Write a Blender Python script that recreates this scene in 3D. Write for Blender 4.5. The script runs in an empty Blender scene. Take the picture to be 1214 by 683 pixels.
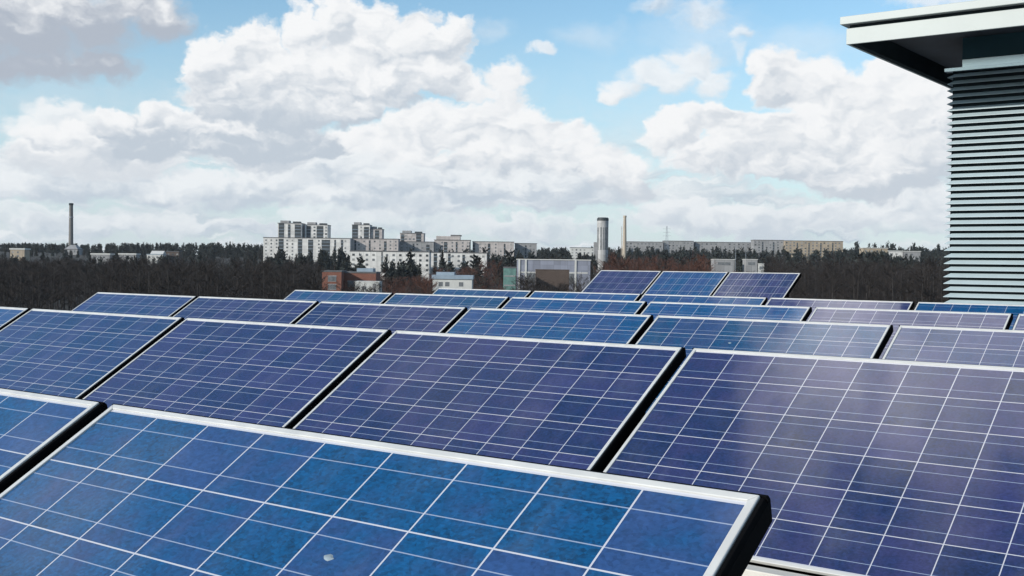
import bpy, bmesh, math, random
import numpy as np
from mathutils import Vector, Matrix
R = math.radians
rng = random.Random(7)
sc = bpy.context.scene
COL = sc.collection

# ------------------------------------------------------------------ camera
CAM_Z = 15.0                       # metres above the ground; the roof is 0.95 m below the lens
FPX = 1368.4                       # focal length in pixels of a 1214 px wide frame
YAW, PITCH, ROLL = -0.6497, -0.0196, 0.0125
def cam_axes():
    cy, sy = math.cos(YAW), math.sin(YAW)
    f = Vector((sy*math.cos(PITCH), cy*math.cos(PITCH), math.sin(PITCH)))
    r0 = Vector((cy, -sy, 0)); u0 = r0.cross(f)
    c, s = math.cos(ROLL), math.sin(ROLL)
    return f, r0*c+u0*s, u0*c-r0*s
CF, CR, CU = cam_axes()
cam = bpy.data.cameras.new('camera'); cam_o = bpy.data.objects.new('camera', cam); COL.objects.link(cam_o)
cam.sensor_width = 36.0; cam.lens = FPX/1214*36; cam.clip_start = 0.05; cam.clip_end = 20000
M = Matrix((CR, CU, -CF)).transposed().to_4x4(); M.translation = Vector((0, 0, CAM_Z)); cam_o.matrix_world = M
sc.camera = cam_o
def ray(x, y): return CF + CR*((x-607)/FPX) - CU*((y-341.5)/FPX)
def at(x, y, D): return ray(x, y)*D + Vector((0, 0, CAM_Z))          # the place D metres ahead seen at (x, y) of the photograph

# ------------------------------------------------------------------ sun, exposure
SUN_AZ, SUN_EL = R(19), R(22.5)     # from behind and to the left of row direction
sdir = Vector((-math.sin(SUN_AZ)*math.cos(SUN_EL), -math.cos(SUN_AZ)*math.cos(SUN_EL), math.sin(SUN_EL)))
sun = bpy.data.lights.new('sun', 'SUN'); sun.energy = 4.8; sun.angle = R(0.53); sun.color = (1, .95, .87)
sun_o = bpy.data.objects.new('sun', sun); COL.objects.link(sun_o)
sun_o.rotation_euler = (-sdir).to_track_quat('-Z', 'Y').to_euler(); sun_o.location = (0, 0, 60)
sc.view_settings.view_transform = 'Standard'; sc.view_settings.look = 'None'
sc.view_settings.exposure = 0; sc.view_settings.gamma = 1; sc.view_settings.use_curve_mapping = False
sc.render.engine = 'CYCLES'; sc.cycles.max_bounces = 6; sc.cycles.use_denoising = True

# ------------------------------------------------------------------ node helper
class NT:
    def __init__(s, tree): s.t = tree; s.n = tree.nodes; s.l = tree.links
    def _in(s, sock, v):
        if v is None: return
        if isinstance(v, bpy.types.NodeSocket): s.l.new(v, sock)
        else: sock.default_value = v
    def m(s, op, a, b=None, c=None, clamp=False):
        n = s.n.new('ShaderNodeMath'); n.operation = op; n.use_clamp = clamp
        for i, v in enumerate((a, b, c)): s._in(n.inputs[i], v)
        return n.outputs[0]
    def v(s, op, a, b=None, c=None):
        n = s.n.new('ShaderNodeVectorMath'); n.operation = op
        for i, v in enumerate((a, b, c)): s._in(n.inputs[i], v)
        return n.outputs['Value'] if op in ('LENGTH', 'DOT_PRODUCT', 'DISTANCE') else n.outputs[0]
    def xyz(s, x=0, y=0, z=0):
        n = s.n.new('ShaderNodeCombineXYZ')
        for i, v in enumerate((x, y, z)): s._in(n.inputs[i], v)
        return n.outputs[0]
    def sep(s, v):
        n = s.n.new('ShaderNodeSeparateXYZ'); s._in(n.inputs[0], v); return n.outputs
    def noise(s, vec, scale, detail=3, rough=.5, dist=0, col=False, dim='3D'):
        n = s.n.new('ShaderNodeTexNoise'); n.noise_dimensions = dim
        s._in(n.inputs['Vector'], vec); n.inputs['Scale'].default_value = scale
        n.inputs['Detail'].default_value = detail; n.inputs['Roughness'].default_value = rough; n.inputs['Distortion'].default_value = dist
        return n.outputs['Color'] if col else n.outputs['Fac']
    def mix(s, f, a, b, blend='MIX'):
        n = s.n.new('ShaderNodeMix'); n.data_type = 'RGBA'; n.blend_type = blend
        s._in(n.inputs['Factor'], f)
        for k, v in ((6, a), (7, b)):
            if isinstance(v, tuple) and len(v) == 3: v = (*v, 1)
            s._in(n.inputs[k], v)
        return n.outputs[2]
    def smooth(s, x, lo, hi, a=0., b=1.):
        n = s.n.new('ShaderNodeMapRange'); n.interpolation_type = 'SMOOTHSTEP'
        s._in(n.inputs['Value'], x)
        for k, v in (('From Min', lo), ('From Max', hi), ('To Min', a), ('To Max', b)): s._in(n.inputs[k], v)
        return n.outputs[0]
    def coord(s, kind):
        n = s.n.new('ShaderNodeTexCoord'); return n.outputs[kind]

# ------------------------------------------------------------------ sky with cumulus clouds
world = bpy.data.worlds.new('World'); sc.world = world; world.use_nodes = True
w = NT(world.node_tree); w.n.clear()
SKY_STRENGTH = 0.1
sky = w.n.new('ShaderNodeTexSky'); sky.sky_type = 'NISHITA'; sky.sun_disc = False
sky.sun_elevation = SUN_EL; sky.sun_rotation = math.atan2(sdir.x, sdir.y)
sky.air_density = 1.0; sky.dust_density = 0.6; sky.ozone_density = 1.6
d = w.coord('Generated')
dx, dy, dz = w.sep(d)[:]
hf = Vector((math.sin(YAW), math.cos(YAW), 0)); hr = Vector((math.cos(YAW), -math.sin(YAW), 0))
az = w.m('ARCTAN2', w.v('DOT_PRODUCT', d, tuple(hr)), w.v('DOT_PRODUCT', d, tuple(hf)))
el = w.m('ARCSINE', dz)
U = w.m('MULTIPLY', az, FPX); V = w.m('MULTIPLY', el, FPX)      # bearing and height above the horizon
def uv(x, y):
    q = ray(x, y).normalized()
    return math.atan2(q.dot(hr), q.dot(hf))*FPX, math.asin(q.z)*FPX
p = w.xyz(U, V, 0)
def warp(amp_a, amp_b, sa=1/85, sb=1/24):
    ns = w.v('MULTIPLY', p, (1, 1.35, 1))
    a = w.v('SUBTRACT', w.noise(ns, sa, 3, .5, col=True), (.5, .5, .5))
    b = w.v('SUBTRACT', w.noise(ns, sb, 5, .6, col=True), (.5, .5, .5))
    q = w.v('MULTIPLY_ADD', a, (amp_a, amp_a*.8, 0), p)
    return w.v('MULTIPLY_ADD', b, (amp_b, amp_b*.8, 0), q)
pw = warp(66, 36)
# relief: the same billow noise a step towards the sun is subtracted, so lumps show a bright and a dull side
bn = w.v('MULTIPLY', pw, (1, 1.5, 1))
def billow(off):
    q = w.v('ADD', bn, off)
    return w.m('ADD', w.m('MULTIPLY', w.noise(q, 1/52, 3, .5), .75), w.m('MULTIPLY', w.noise(q, 1/20, 2, .5), .25))
b0 = billow((0, 0, 0)); b1 = billow((-9, 13, 0))
relief = w.m('SUBTRACT', b0, b1)
fine = w.m('SUBTRACT', w.noise(pw, 1/30, 6, .62), .5)
soft = w.m('SUBTRACT', w.noise(w.v('MULTIPLY', p, (1, 2.2, 1)), 1/120, 4, .55), .5)
def k10(c): return tuple(v/SKY_STRENGTH for v in c)
WHITE, GREY, DARK = (.94, .95, .96), (.53, .60, .68), (.45, .50, .58)
skycol = w.mix(1.0, sky.outputs[0], (1.36, 1.62, 1.66), 'MULTIPLY')
# thin milky air low down
low = w.smooth(V, 0, 330, 1, 0)
col = w.mix(w.m('MULTIPLY', low, .75), skycol, k10((.64, .75, .85)))
# cumulus overhead and behind the photographer (seen only in reflections)
pl = w.v('DIVIDE', d, w.xyz(w.m('ADD', w.m('ABSOLUTE', dz), .12), w.m('ADD', w.m('ABSOLUTE', dz), .12), 1))
gn = w.noise(pl, 1.5, 5, .5, .3)
ga = w.m('MULTIPLY', w.smooth(gn, .54, .66), w.smooth(V, 330, 520))
col = w.mix(ga, col, w.mix(w.smooth(gn, .55, .78), k10((.62, .65, .70)), k10((.38, .42, .50))))
def mirrored(x, y):                       # the part of the sky the tilted glass shows at this place
    q = ray(x, y).normalized(); n = Vector((0, -math.sin(.5516), math.cos(.5516))); return q - n*(2*q.dot(n))
for (x, y, rad, br, op) in ((1045, 425, 7.0, 3.6, .95), (1210, 470, 6.0, 2.2, .85), (950, 540, 4.5, 1.9, .8), (1130, 620, 4, .9, .7), (560, 430, 6.5, .75, .4), (60, 600, 6, .9, .5)):  # unseen bright clouds, placed and sized to give the glass its sheen
    g_ = w.v('DOT_PRODUCT', d, tuple(mirrored(x, y).normalized()))
    ang = w.m('MULTIPLY', w.m('ARCCOSINE', w.m('MINIMUM', g_, 1.0)), 180/math.pi/rad)
    nn = w.m('SUBTRACT', w.noise(w.v('MULTIPLY', d, (1.8, 1, 1)), 11, 5, .55), .5)
    aa = w.smooth(w.m('ADD', ang, w.m('MULTIPLY', nn, 3.0)), 1.15, .1)
    col = w.mix(w.m('MULTIPLY', aa, op), col, k10((br, br*.955, br*.94)))
# layered stratocumulus towards the horizon
sv = w.v('MULTIPLY', pw, (.30, 1.7, 1))
sn = w.noise(sv, 1/46, 4, .5, .2); sn2 = w.noise(w.v('ADD', sv, (-5, 8, 0)), 1/46, 4, .5, .2)
sa = w.m('MULTIPLY', w.smooth(sn, .44, .56), w.m('MULTIPLY', w.smooth(V, 185, 90), w.smooth(V, -30, 30, .25, 1)))
sh = w.m('ADD', .58, w.m('MULTIPLY', w.m('SUBTRACT', sn, sn2), 3.4), clamp=True)
col = w.mix(w.m('MULTIPLY', sa, .9), col, w.mix(sh, k10((.38, .49, .60)), k10((.88, .91, .93))))

def cloud(lobes, grey=1.0, soft_edge=.30, rough=.62, opac=1.0, tone=WHITE, shade=GREY, base=None, rel=2.0):
    """one cumulus: lobes are (x, y, rx, ry) in the photograph; each puff is bright on its upper left, dull on its lower right;
    base = (y_top, y_bottom, amount) darkens the flat underside"""
    global col
    f = W = S = None
    for (x, y, rx, ry) in lobes:
        cu, cv = uv(x, y)
        q = w.v('MULTIPLY_ADD', pw, (1/rx, 1/ry, 0), (-cu/rx, -cv/ry, 0))
        L = w.v('LENGTH', q)
        wt = w.m('POWER', 2.718, w.m('MULTIPLY', L, -6.0))
        sl = w.m('MULTIPLY', w.v('DOT_PRODUCT', q, (-.34, .62, 0)), wt)
        f = L if f is None else w.m('SMOOTH_MIN', f, L, .12)
        W = wt if W is None else w.m('ADD', W, wt); S = sl if S is None else w.m('ADD', S, sl)
    inside = w.m('MULTIPLY_ADD', fine, rough, w.m('SUBTRACT', 1.0, f))
    a = w.smooth(inside, 0.0, soft_edge)
    s = w.m('MULTIPLY_ADD', w.m('DIVIDE', S, W), .72, .68)
    s = w.m('MULTIPLY_ADD', relief, rel, w.m('MULTIPLY_ADD', soft, .55, s))
    if base:
        cv0, cv1 = uv(600, base[0])[1], uv(600, base[1])[1]
        s = w.m('SUBTRACT', s, w.smooth(w.m('MULTIPLY_ADD', fine, 70, w.m('MULTIPLY_ADD', soft, 90, V)), cv0+10, cv1-10, 0, base[2]))
    s = w.m('ADD', s, w.smooth(inside, .30, 0.0, 0, .22), clamp=True)
    s = w.smooth(s, 0, 1)
    c = w.mix(s, k10(tuple(g*grey + t*(1-grey) for g, t in zip(shade, tone))), k10(tone))
    col = w.mix(w.m('MULTIPLY', a, opac), col, c)
# a broken veil over the lower sky, then far, low banks
veil = w.m('MULTIPLY', w.smooth(w.m('MULTIPLY_ADD', soft, 1.2, w.m('MULTIPLY', fine, .8)), -.22, .25), w.smooth(V, 290, 120))
col = w.mix(w.m('MULTIPLY', veil, .30), col, k10((.74, .80, .85)))
cloud([(60, 262, 130, 16), (250, 268, 150, 14), (440, 258, 150, 18), (620, 268, 130, 14), (870, 262, 150, 20), (1060, 262, 130, 18)], grey=.8, soft_edge=.4, opac=.7, rough=1.1, tone=(.87, .905, .93), shade=(.46, .55, .65))
cloud([(30, 222, 80, 26), (130, 212, 90, 26), (240, 226, 110, 24), (350, 220, 90, 24)], grey=.75, soft_edge=.4, base=(225, 245, .3), tone=(.87, .905, .93), shade=(.46, .55, .65))
cloud([(70, 138, 52, 24), (110, 152, 40, 24), (30, 160, 40, 26)], grey=.4, soft_edge=.5, opac=.85)
cloud([(45, 190, 50, 24), (110, 182, 50, 30), (160, 190, 60, 24)], grey=.6, soft_edge=.4, base=(190, 212, .35))
cloud([(420, 232, 80, 22), (520, 238, 90, 22), (620, 236, 90, 22), (710, 232, 60, 22)], grey=.7, soft_edge=.4, base=(236, 256, .35), tone=(.87, .905, .93), shade=(.46, .55, .65))
cloud([(430, 172, 60, 34), (500, 150, 62, 36), (560, 150, 60, 40), (620, 160, 60, 42), (660, 190, 60, 36), (590, 195, 80, 30), (490, 195, 80, 26)], grey=.85, base=(188, 224, .4))
cloud([(400, 200, 70, 30), (470, 215, 80, 26), (560, 222, 90, 26), (650, 222, 70, 26), (330, 205, 60, 24)], grey=.75, soft_edge=.4, base=(215, 240, .35), tone=(.87, .905, .93), shade=(.46, .55, .65))
cloud([(696, 162, 26, 24), (680, 150, 22, 20), (600, 95, 34, 18), (560, 98, 34, 16), (590, 118, 44, 20)], grey=.4, soft_edge=.5)
cloud([(720, 182, 40, 24), (745, 195, 40, 22)], grey=.6, soft_edge=.5)
cloud([(720, 205, 46, 28), (752, 222, 36, 22)], grey=.75, base=(205, 235, .4))
cloud([(800, 250, 56, 22), (880, 262, 90, 20), (985, 258, 90, 22), (1090, 240, 70, 34), (1230, 240, 120, 60)], grey=.6, soft_edge=.4, base=(255, 278, .4), tone=(.87, .905, .93), shade=(.46, .55, .65))
cloud([(920, 92, 38, 36), (968, 105, 44, 42), (1010, 120, 50, 40), (1075, 120, 60, 60), (880, 152, 66, 30), (815, 142, 42, 22), (795, 158, 42, 22), (850, 135, 30, 22), (935, 160, 80, 34), (850, 185, 70, 26), (930, 195, 90, 26), (1040, 180, 80, 36), (990, 150, 70, 50), (1060, 110, 50, 46), (1105, 150, 60, 70), (1030, 210, 90, 34), (1230, 130, 110, 80)], grey=.85, base=(188, 224, .4))
cloud([(780, 88, 46, 26), (815, 72, 40, 32), (838, 92, 34, 24), (740, 104, 34, 16)], grey=.45, soft_edge=.6, opac=.85)
cloud([(732, 108, 24, 11)], grey=.4, soft_edge=.6, opac=.7)
cloud([(642, 62, 20, 11)], grey=.3, soft_edge=.6, opac=.75)
cloud([(780, 2, 44, 18), (840, 12, 44, 20), (886, 36, 30, 10)], grey=1., soft_edge=.8, opac=.65)
cloud([(840, 40, 110, 40), (960, 50, 90, 34), (700, 40, 70, 24), (580, 40, 40, 20)], grey=.5, soft_edge=1.0, opac=.30)
cloud([(878, 60, 16, 18)], grey=.3, soft_edge=.8, opac=.5)
cloud([(1110, -8, 80, 20), (1200, -14, 80, 20)], grey=.3, soft_edge=.6, opac=.7)
# the big central cumulus, lower shelf first
cloud([(120, 168, 70, 26), (60, 165, 50, 18), (210, 168, 90, 26), (310, 182, 90, 24)], grey=.8, soft_edge=.4, base=(176, 204, .45))
cloud([(140, 146, 44, 22), (190, 140, 54, 26), (255, 152, 70, 28), (330, 158, 76, 26), (175, 172, 60, 14), (300, 178, 80, 16), (380, 172, 40, 20)], grey=.95, base=(158, 186, .6))
cloud([(255, 76, 38, 40), (300, 62, 44, 42), (330, 92, 60, 42), (275, 115, 62, 34), (362, 40, 36, 38), (400, 28, 40, 44), (440, 44, 46, 46), (490, 46, 44, 44), (530, 50, 38, 38), (390, 88, 62, 40), (460, 92, 60, 34), (520, 88, 44, 26), (340, 130, 60, 30), (410, 125, 46, 24)], grey=.95, rough=.7, base=(100, 150, .4))
# the grey cloud in the upper left corner
cloud([(30, 30, 90, 60), (100, 20, 80, 50), (190, 18, 48, 30), (150, 2, 60, 34), (40, 78, 90, 24), (110, 70, 60, 24), (-80, 40, 120, 80)], grey=1.0, soft_edge=.6, shade=DARK, base=(-50, 110, .75), rel=2.0)
bg = w.n.new('ShaderNodeBackground'); bg.inputs['Strength'].default_value = SKY_STRENGTH
w.l.new(col, bg.inputs['Color'])
wo = w.n.new('ShaderNodeOutputWorld'); w.l.new(bg.outputs[0], wo.inputs['Surface'])

# ------------------------------------------------------------------ materials
def new_mat(name):
    m = bpy.data.materials.new(name); m.use_nodes = True
    t = NT(m.node_tree); b = t.n['Principled BSDF']
    return m, t, b
def plain(name, c, rough=.6, var=.25, scale=3., metal=0., spec=.5, bump=0., bscale=40., rvar=0.):
    m, t, b = new_mat(name)
    oc = t.coord('Object')
    n = t.noise(oc, scale, 6, .6)
    f = t.smooth(n, .25, .75)
    lo = tuple(v*(1-var) for v in c); hi = tuple(min(1, v*(1+var*.7)) for v in c)
    t.l.new(t.mix(f, lo, hi), b.inputs['Base Color'])
    b.inputs['Roughness'].default_value = rough; b.inputs['Metallic'].default_value = metal
    b.inputs['Specular IOR Level'].default_value = spec
    if rvar: t.l.new(t.smooth(t.noise(oc, scale*4, 4), .3, .7, rough-rvar, rough+rvar), b.inputs['Roughness'])
    if bump:
        bn = t.n.new('ShaderNodeBump'); bn.inputs['Strength'].default_value = bump; bn.inputs['Distance'].default_value = .01
        t.l.new(t.noise(oc, bscale, 5), bn.inputs['Height']); t.l.new(bn.outputs[0], b.inputs['Normal'])
    return m

CELL, LIPW = .159, .013
PV_H = .99
def cell_material():
    """blue polycrystalline cells under glass: white gaps, two bus bars to a cell, crystal flakes; u runs along the panel, v down the slope"""
    m, t, b = new_mat('polycrystalline_cells')
    uvm = t.n.new('ShaderNodeUVMap'); uvm.uv_map = 'cells'          # in cell units
    u, v, _ = t.sep(uvm.outputs[0])[:]
    oi = t.n.new('ShaderNodeObjectInfo')
    fu = t.m('FRACT', u); fv = t.m('FRACT', v)
    du = t.m('MINIMUM', fu, t.m('SUBTRACT', 1, fu)); dv = t.m('MINIMUM', fv, t.m('SUBTRACT', 1, fv))
    gu, gv = t.m('LESS_THAN', du, .0095), t.m('LESS_THAN', dv, .0095)
    # nothing but white backing outside the cell field
    nu, nv = t.n.new('ShaderNodeAttribute'), None
    nu.attribute_type = 'OBJECT'; nu.attribute_name = 'cells_across'
    nv = t.n.new('ShaderNodeAttribute'); nv.attribute_type = 'OBJECT'; nv.attribute_name = 'cells_down'
    out = t.m('MAXIMUM', t.m('MAXIMUM', t.m('LESS_THAN', u, .004), t.m('GREATER_THAN', u, nu.outputs['Fac'])),
              t.m('MAXIMUM', t.m('LESS_THAN', v, .004), t.m('GREATER_THAN', v, nv.outputs['Fac'])))
    gap = t.m('MAXIMUM', t.m('MAXIMUM', gu, gv), out)
    swap = t.n.new('ShaderNodeAttribute'); swap.attribute_type = 'OBJECT'; swap.attribute_name = 'bars_upright'
    fb = t.m('ADD', t.m('MULTIPLY', fv, t.m('SUBTRACT', 1, swap.outputs['Fac'])), t.m('MULTIPLY', fu, swap.outputs['Fac']))
    bar = t.m('LESS_THAN', t.m('ABSOLUTE', t.m('SUBTRACT', t.m('ABSOLUTE', t.m('SUBTRACT', fb, .5)), .245)), .0068)
    cid = t.xyz(t.m('FLOOR', u), t.m('FLOOR', v), t.m('MULTIPLY', oi.outputs['Random'], 91))
    wn = t.n.new('ShaderNodeTexWhiteNoise'); t.l.new(cid, wn.inputs[0])
    rv = wn.outputs['Value']; rc = t.sep(wn.outputs['Color'])
    pos = t.v('ADD', t.xyz(u, v, 0), t.v('SCALE', t.xyz(1, .7, .3), None))
    pos = t.v('ADD', t.xyz(u, v, 0), t.xyz(t.m('MULTIPLY', oi.outputs['Random'], 37), t.m('MULTIPLY', rv, 11), 0))
    vo = t.n.new('ShaderNodeTexVoronoi'); vo.inputs['Scale'].default_value = 24; vo.inputs['Randomness'].default_value = 1
    t.l.new(t.v('ADD', pos, t.v('SCALE', t.noise(pos, 5, 3, col=True), None)), vo.inputs['Vector'])
    for n in t.n:
        if n.bl_idname == 'ShaderNodeVectorMath' and n.operation == 'SCALE': n.inputs['Scale'].default_value = .10
    flake = t.sep(vo.outputs['Color'])[0]
    cloudy = t.noise(pos, 1.7, 5, .6)
    base = oi.outputs['Color']
    violet = t.mix(.62, base, (.028, .024, .080))
    c = t.mix(t.smooth(t.m('ADD', t.m('MULTIPLY', rc[0], .50), t.m('MULTIPLY', cloudy, 1.3)), .58, 1.12, 0, .95), base, violet)
    val = t.m('ADD', t.m('MULTIPLY_ADD', rv, .46, .62), t.m('ADD', t.m('ADD', t.m('MULTIPLY_ADD', flake, .34, -.17), t.m('MULTIPLY_ADD', t.noise(t.v('MULTIPLY', pos, (1, 2.2, 1)), 13, 4, .65), .9, -.45)), t.m('MULTIPLY_ADD', cloudy, .9, -.45)))
    c = t.mix(1.0, c, t.xyz(val, val, val), 'MULTIPLY')
    # fine fingers across the cell
    c = t.mix(bar, c, (.22, .27, .38)); c = t.mix(gap, c, (.44, .45, .50))
    # dried rain marks and dust
    dust = t.smooth(t.noise(t.v('MULTIPLY', pos, (1, .35, 1)), 1.1, 6, .65), .45, .8, 0, .06)
    c = t.mix(dust, c, (.45, .45, .46))
    spots = t.n.new('ShaderNodeTexVoronoi'); spots.inputs['Scale'].default_value = 1.1; t.l.new(pos, spots.inputs['Vector'])
    sp = t.m('MULTIPLY', t.m('LESS_THAN', t.m('ADD', spots.outputs['Distance'], t.m('MULTIPLY', t.noise(pos, 30, 2), .02)), .026), t.m('GREATER_THAN', t.sep(spots.outputs['Color'])[1], .62))
    c = t.mix(t.m('MULTIPLY', sp, .35), c, (.6, .6, .58))
    t.l.new(c, b.inputs['Base Color'])
    b.inputs['Roughness'].default_value = .45; b.inputs['Specular IOR Level'].default_value = .15
    b.inputs['Coat Weight'].default_value = 1.0; b.inputs['Coat IOR'].default_value = 1.5
    t.l.new(t.smooth(t.noise(pos, 2.3, 4), .3, .7, .03, .10), b.inputs['Coat Roughness'])
    bn = t.n.new('ShaderNodeBump'); bn.inputs['Strength'].default_value = .05; bn.inputs['Distance'].default_value = .002
    t.l.new(t.noise(pos, .8, 2), bn.inputs['Height']); t.l.new(bn.outputs[0], b.inputs['Coat Normal'])
    return m

def facade(name, c, joint=3.0, var=.12, rough=.8):
    """concrete element facade with joints and rain streaks"""
    m, t, b = new_mat(name)
    oc = t.coord('Object'); x, y, z = t.sep(oc)[:]
    fz = t.m('FRACT', t.m('DIVIDE', z, joint)); fx = t.m('FRACT', t.m('DIVIDE', t.m('ADD', x, y), joint*1.3))
    j = t.m('MAXIMUM', t.m('LESS_THAN', fz, .03), t.m('LESS_THAN', fx, .025))
    wn = t.n.new('ShaderNodeTexWhiteNoise'); t.l.new(t.xyz(t.m('FLOOR', t.m('DIVIDE', t.m('ADD', x, y), joint*1.3)), t.m('FLOOR', t.m('DIVIDE', z, joint)), 0), wn.inputs[0])
    streak = t.noise(t.v('MULTIPLY', oc, (.6, .6, .06)), 1, 5, .6)
    f = t.m('ADD', t.m('MULTIPLY', wn.outputs['Value'], .35), t.m('MULTIPLY', streak, .9))
    k = t.mix(t.smooth(f, .3, 1.0), tuple(v*(1-var*2) for v in c), tuple(min(.85, v*(1+var)) for v in c))
    t.l.new(t.mix(j, k, tuple(v*.55 for v in c)), b.inputs['Base Color']); b.inputs['Roughness'].default_value = rough
    return m

def brick(name, c):
    m, t, b = new_mat(name)
    bt = t.n.new('ShaderNodeTexBrick'); bt.inputs['Scale'].default_value = 3.0
    o = t.coord('Object'); x, y, z = t.sep(o)[:]
    t.l.new(t.xyz(t.m('ADD', x, y), z, 0), bt.inputs['Vector'])
    bt.inputs['Color1'].default_value = (*c, 1); bt.inputs['Color2'].default_value = (c[0]*.7, c[1]*.65, c[2]*.6, 1); bt.inputs['Mortar'].default_value = (.22, .18, .15, 1)
    n = t.noise(o, .4, 5)
    t.l.new(t.mix(1., bt.outputs['Color'], t.mix(n, (.6, .6, .6), (1.2, 1.2, 1.2)), 'MULTIPLY'), b.inputs['Base Color']); b.inputs['Roughness'].default_value = .85
    return m

def membrane():
    """pale roof membrane in welded sheets, with dirt"""
    m, t, b = new_mat('roof_membrane')
    oc = t.coord('Object'); x, y, z = t.sep(oc)[:]
    seam = t.m('LESS_THAN', t.m('FRACT', t.m('DIVIDE', y, 1.05)), .012)
    n = t.noise(oc, .8, 7, .65); n2 = t.noise(oc, 12, 4, .6)
    c = t.mix(t.smooth(n, .35, .72), (.34, .33, .30), (.56, .55, .51)); c = t.mix(t.smooth(n2, .55, .8, 0, .35), c, (.22, .21, .19))
    t.l.new(t.mix(t.m('MULTIPLY', seam, .6), c, (.15, .15, .14)), b.inputs['Base Color']); b.inputs['Roughness'].default_value = .8
    return m

def terrain_mat():
    m, t, b = new_mat('spring_ground')
    oc = t.coord('Object')
    n = t.noise(oc, .012, 8, .65); n2 = t.noise(oc, .15, 6, .7)
    c = t.mix(t.smooth(n, .35, .65), (.015, .013, .011), (.026, .022, .016)); c = t.mix(t.smooth(n2, .4, .75, 0, .7), c, (.013, .015, .010))
    t.l.new(c, b.inputs['Base Color']); b.inputs['Roughness'].default_value = .95
    return m

MAT = dict(
    cells=cell_material(),
    alu=plain('anodised_aluminium', (.58, .58, .56), .42, .08, 7, metal=.25, rvar=.08),
    black=plain('black_plastic', (.004, .0042, .005), .9, .3, 8, spec=.04),
    rail=plain('weathered_rail', (.56, .54, .49), .6, .12, 4),
    roof=membrane(),
    slat=plain('pale_green_grey_slat', (.345, .425, .462), .45, .08, 1.2, rvar=.06),
    fascia=plain('pale_fascia_sheet', (.36, .395, .39), .5, .07, .8),
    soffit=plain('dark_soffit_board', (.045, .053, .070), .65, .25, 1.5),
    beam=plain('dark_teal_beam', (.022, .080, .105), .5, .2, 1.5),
    flash=plain('zinc_flashing', (.52, .68, .80), .18, .10, 1.0, metal=.9),
    dark=plain('shade_and_rim_dark', (.016, .024, .029), .8, .3, 2, spec=.1),
    ground=terrain_mat(),
    white_wall=facade('white_concrete', (.60, .59, .57)),
    grey_wall=facade('grey_concrete', (.26, .26, .265)),
    pink_wall=facade('warm_concrete', (.42, .385, .37)),
    beige_wall=facade('beige_concrete', (.34, .28, .21)),
    blue_wall=facade('blue_grey_sheet', (.22, .235, .29), 2.0),
    pale_wall=plain('pale_render', (.50, .50, .48), .8, .1, .5),
    recess=plain('dark_balcony', (.030, .037, .042), .6, .3, .8),
    glass=plain('window_glass', (.15, .16, .17), .12, .4, .6, spec=.7),
    tower_wall=facade('tower_concrete', (.37, .37, .37), 3.2),
    curtain=plain('curtained_glass', (.26, .26, .25), .4, .3, .6),
    green=plain('green_glass', (.12, .22, .20), .2, .3, .5),
    roofing=plain('bitumen_roof', (.10, .10, .105), .85, .2, .5),
    bluer=plain('blue_grey_roof', (.24, .30, .36), .5, .15, .5),
    brick=brick('red_brick', (.22, .062, .035)),
    brown=brick('dark_brown_brick', (.050, .030, .024)),
    chim=plain('smoked_concrete', (.13, .125, .12), .8, .25, .15),
    chim2=plain('cream_concrete', (.36, .31, .25), .8, .15, .2),
    steel=plain('galvanised_steel', (.30, .33, .37), .5, .2, 1, metal=.4),
    bark=plain('grey_brown_bark', (.038, .034, .032), .9, .5, .6),
    pbark=plain('pine_bark', (.075, .05, .036), .9, .4, .6),
    twig=plain('bare_twigs', (.0170, .0120, .0105), .9, .5, .08),
    rtwig=plain('reddish_twigs', (.085, .034, .022), .9, .4, .1),
    needle=plain('dark_needles', (.014, .019, .015), .85, .45, .2),
    guano=plain('bird_dropping', (.20, .25, .29), .8, .3, 40),
)

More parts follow.
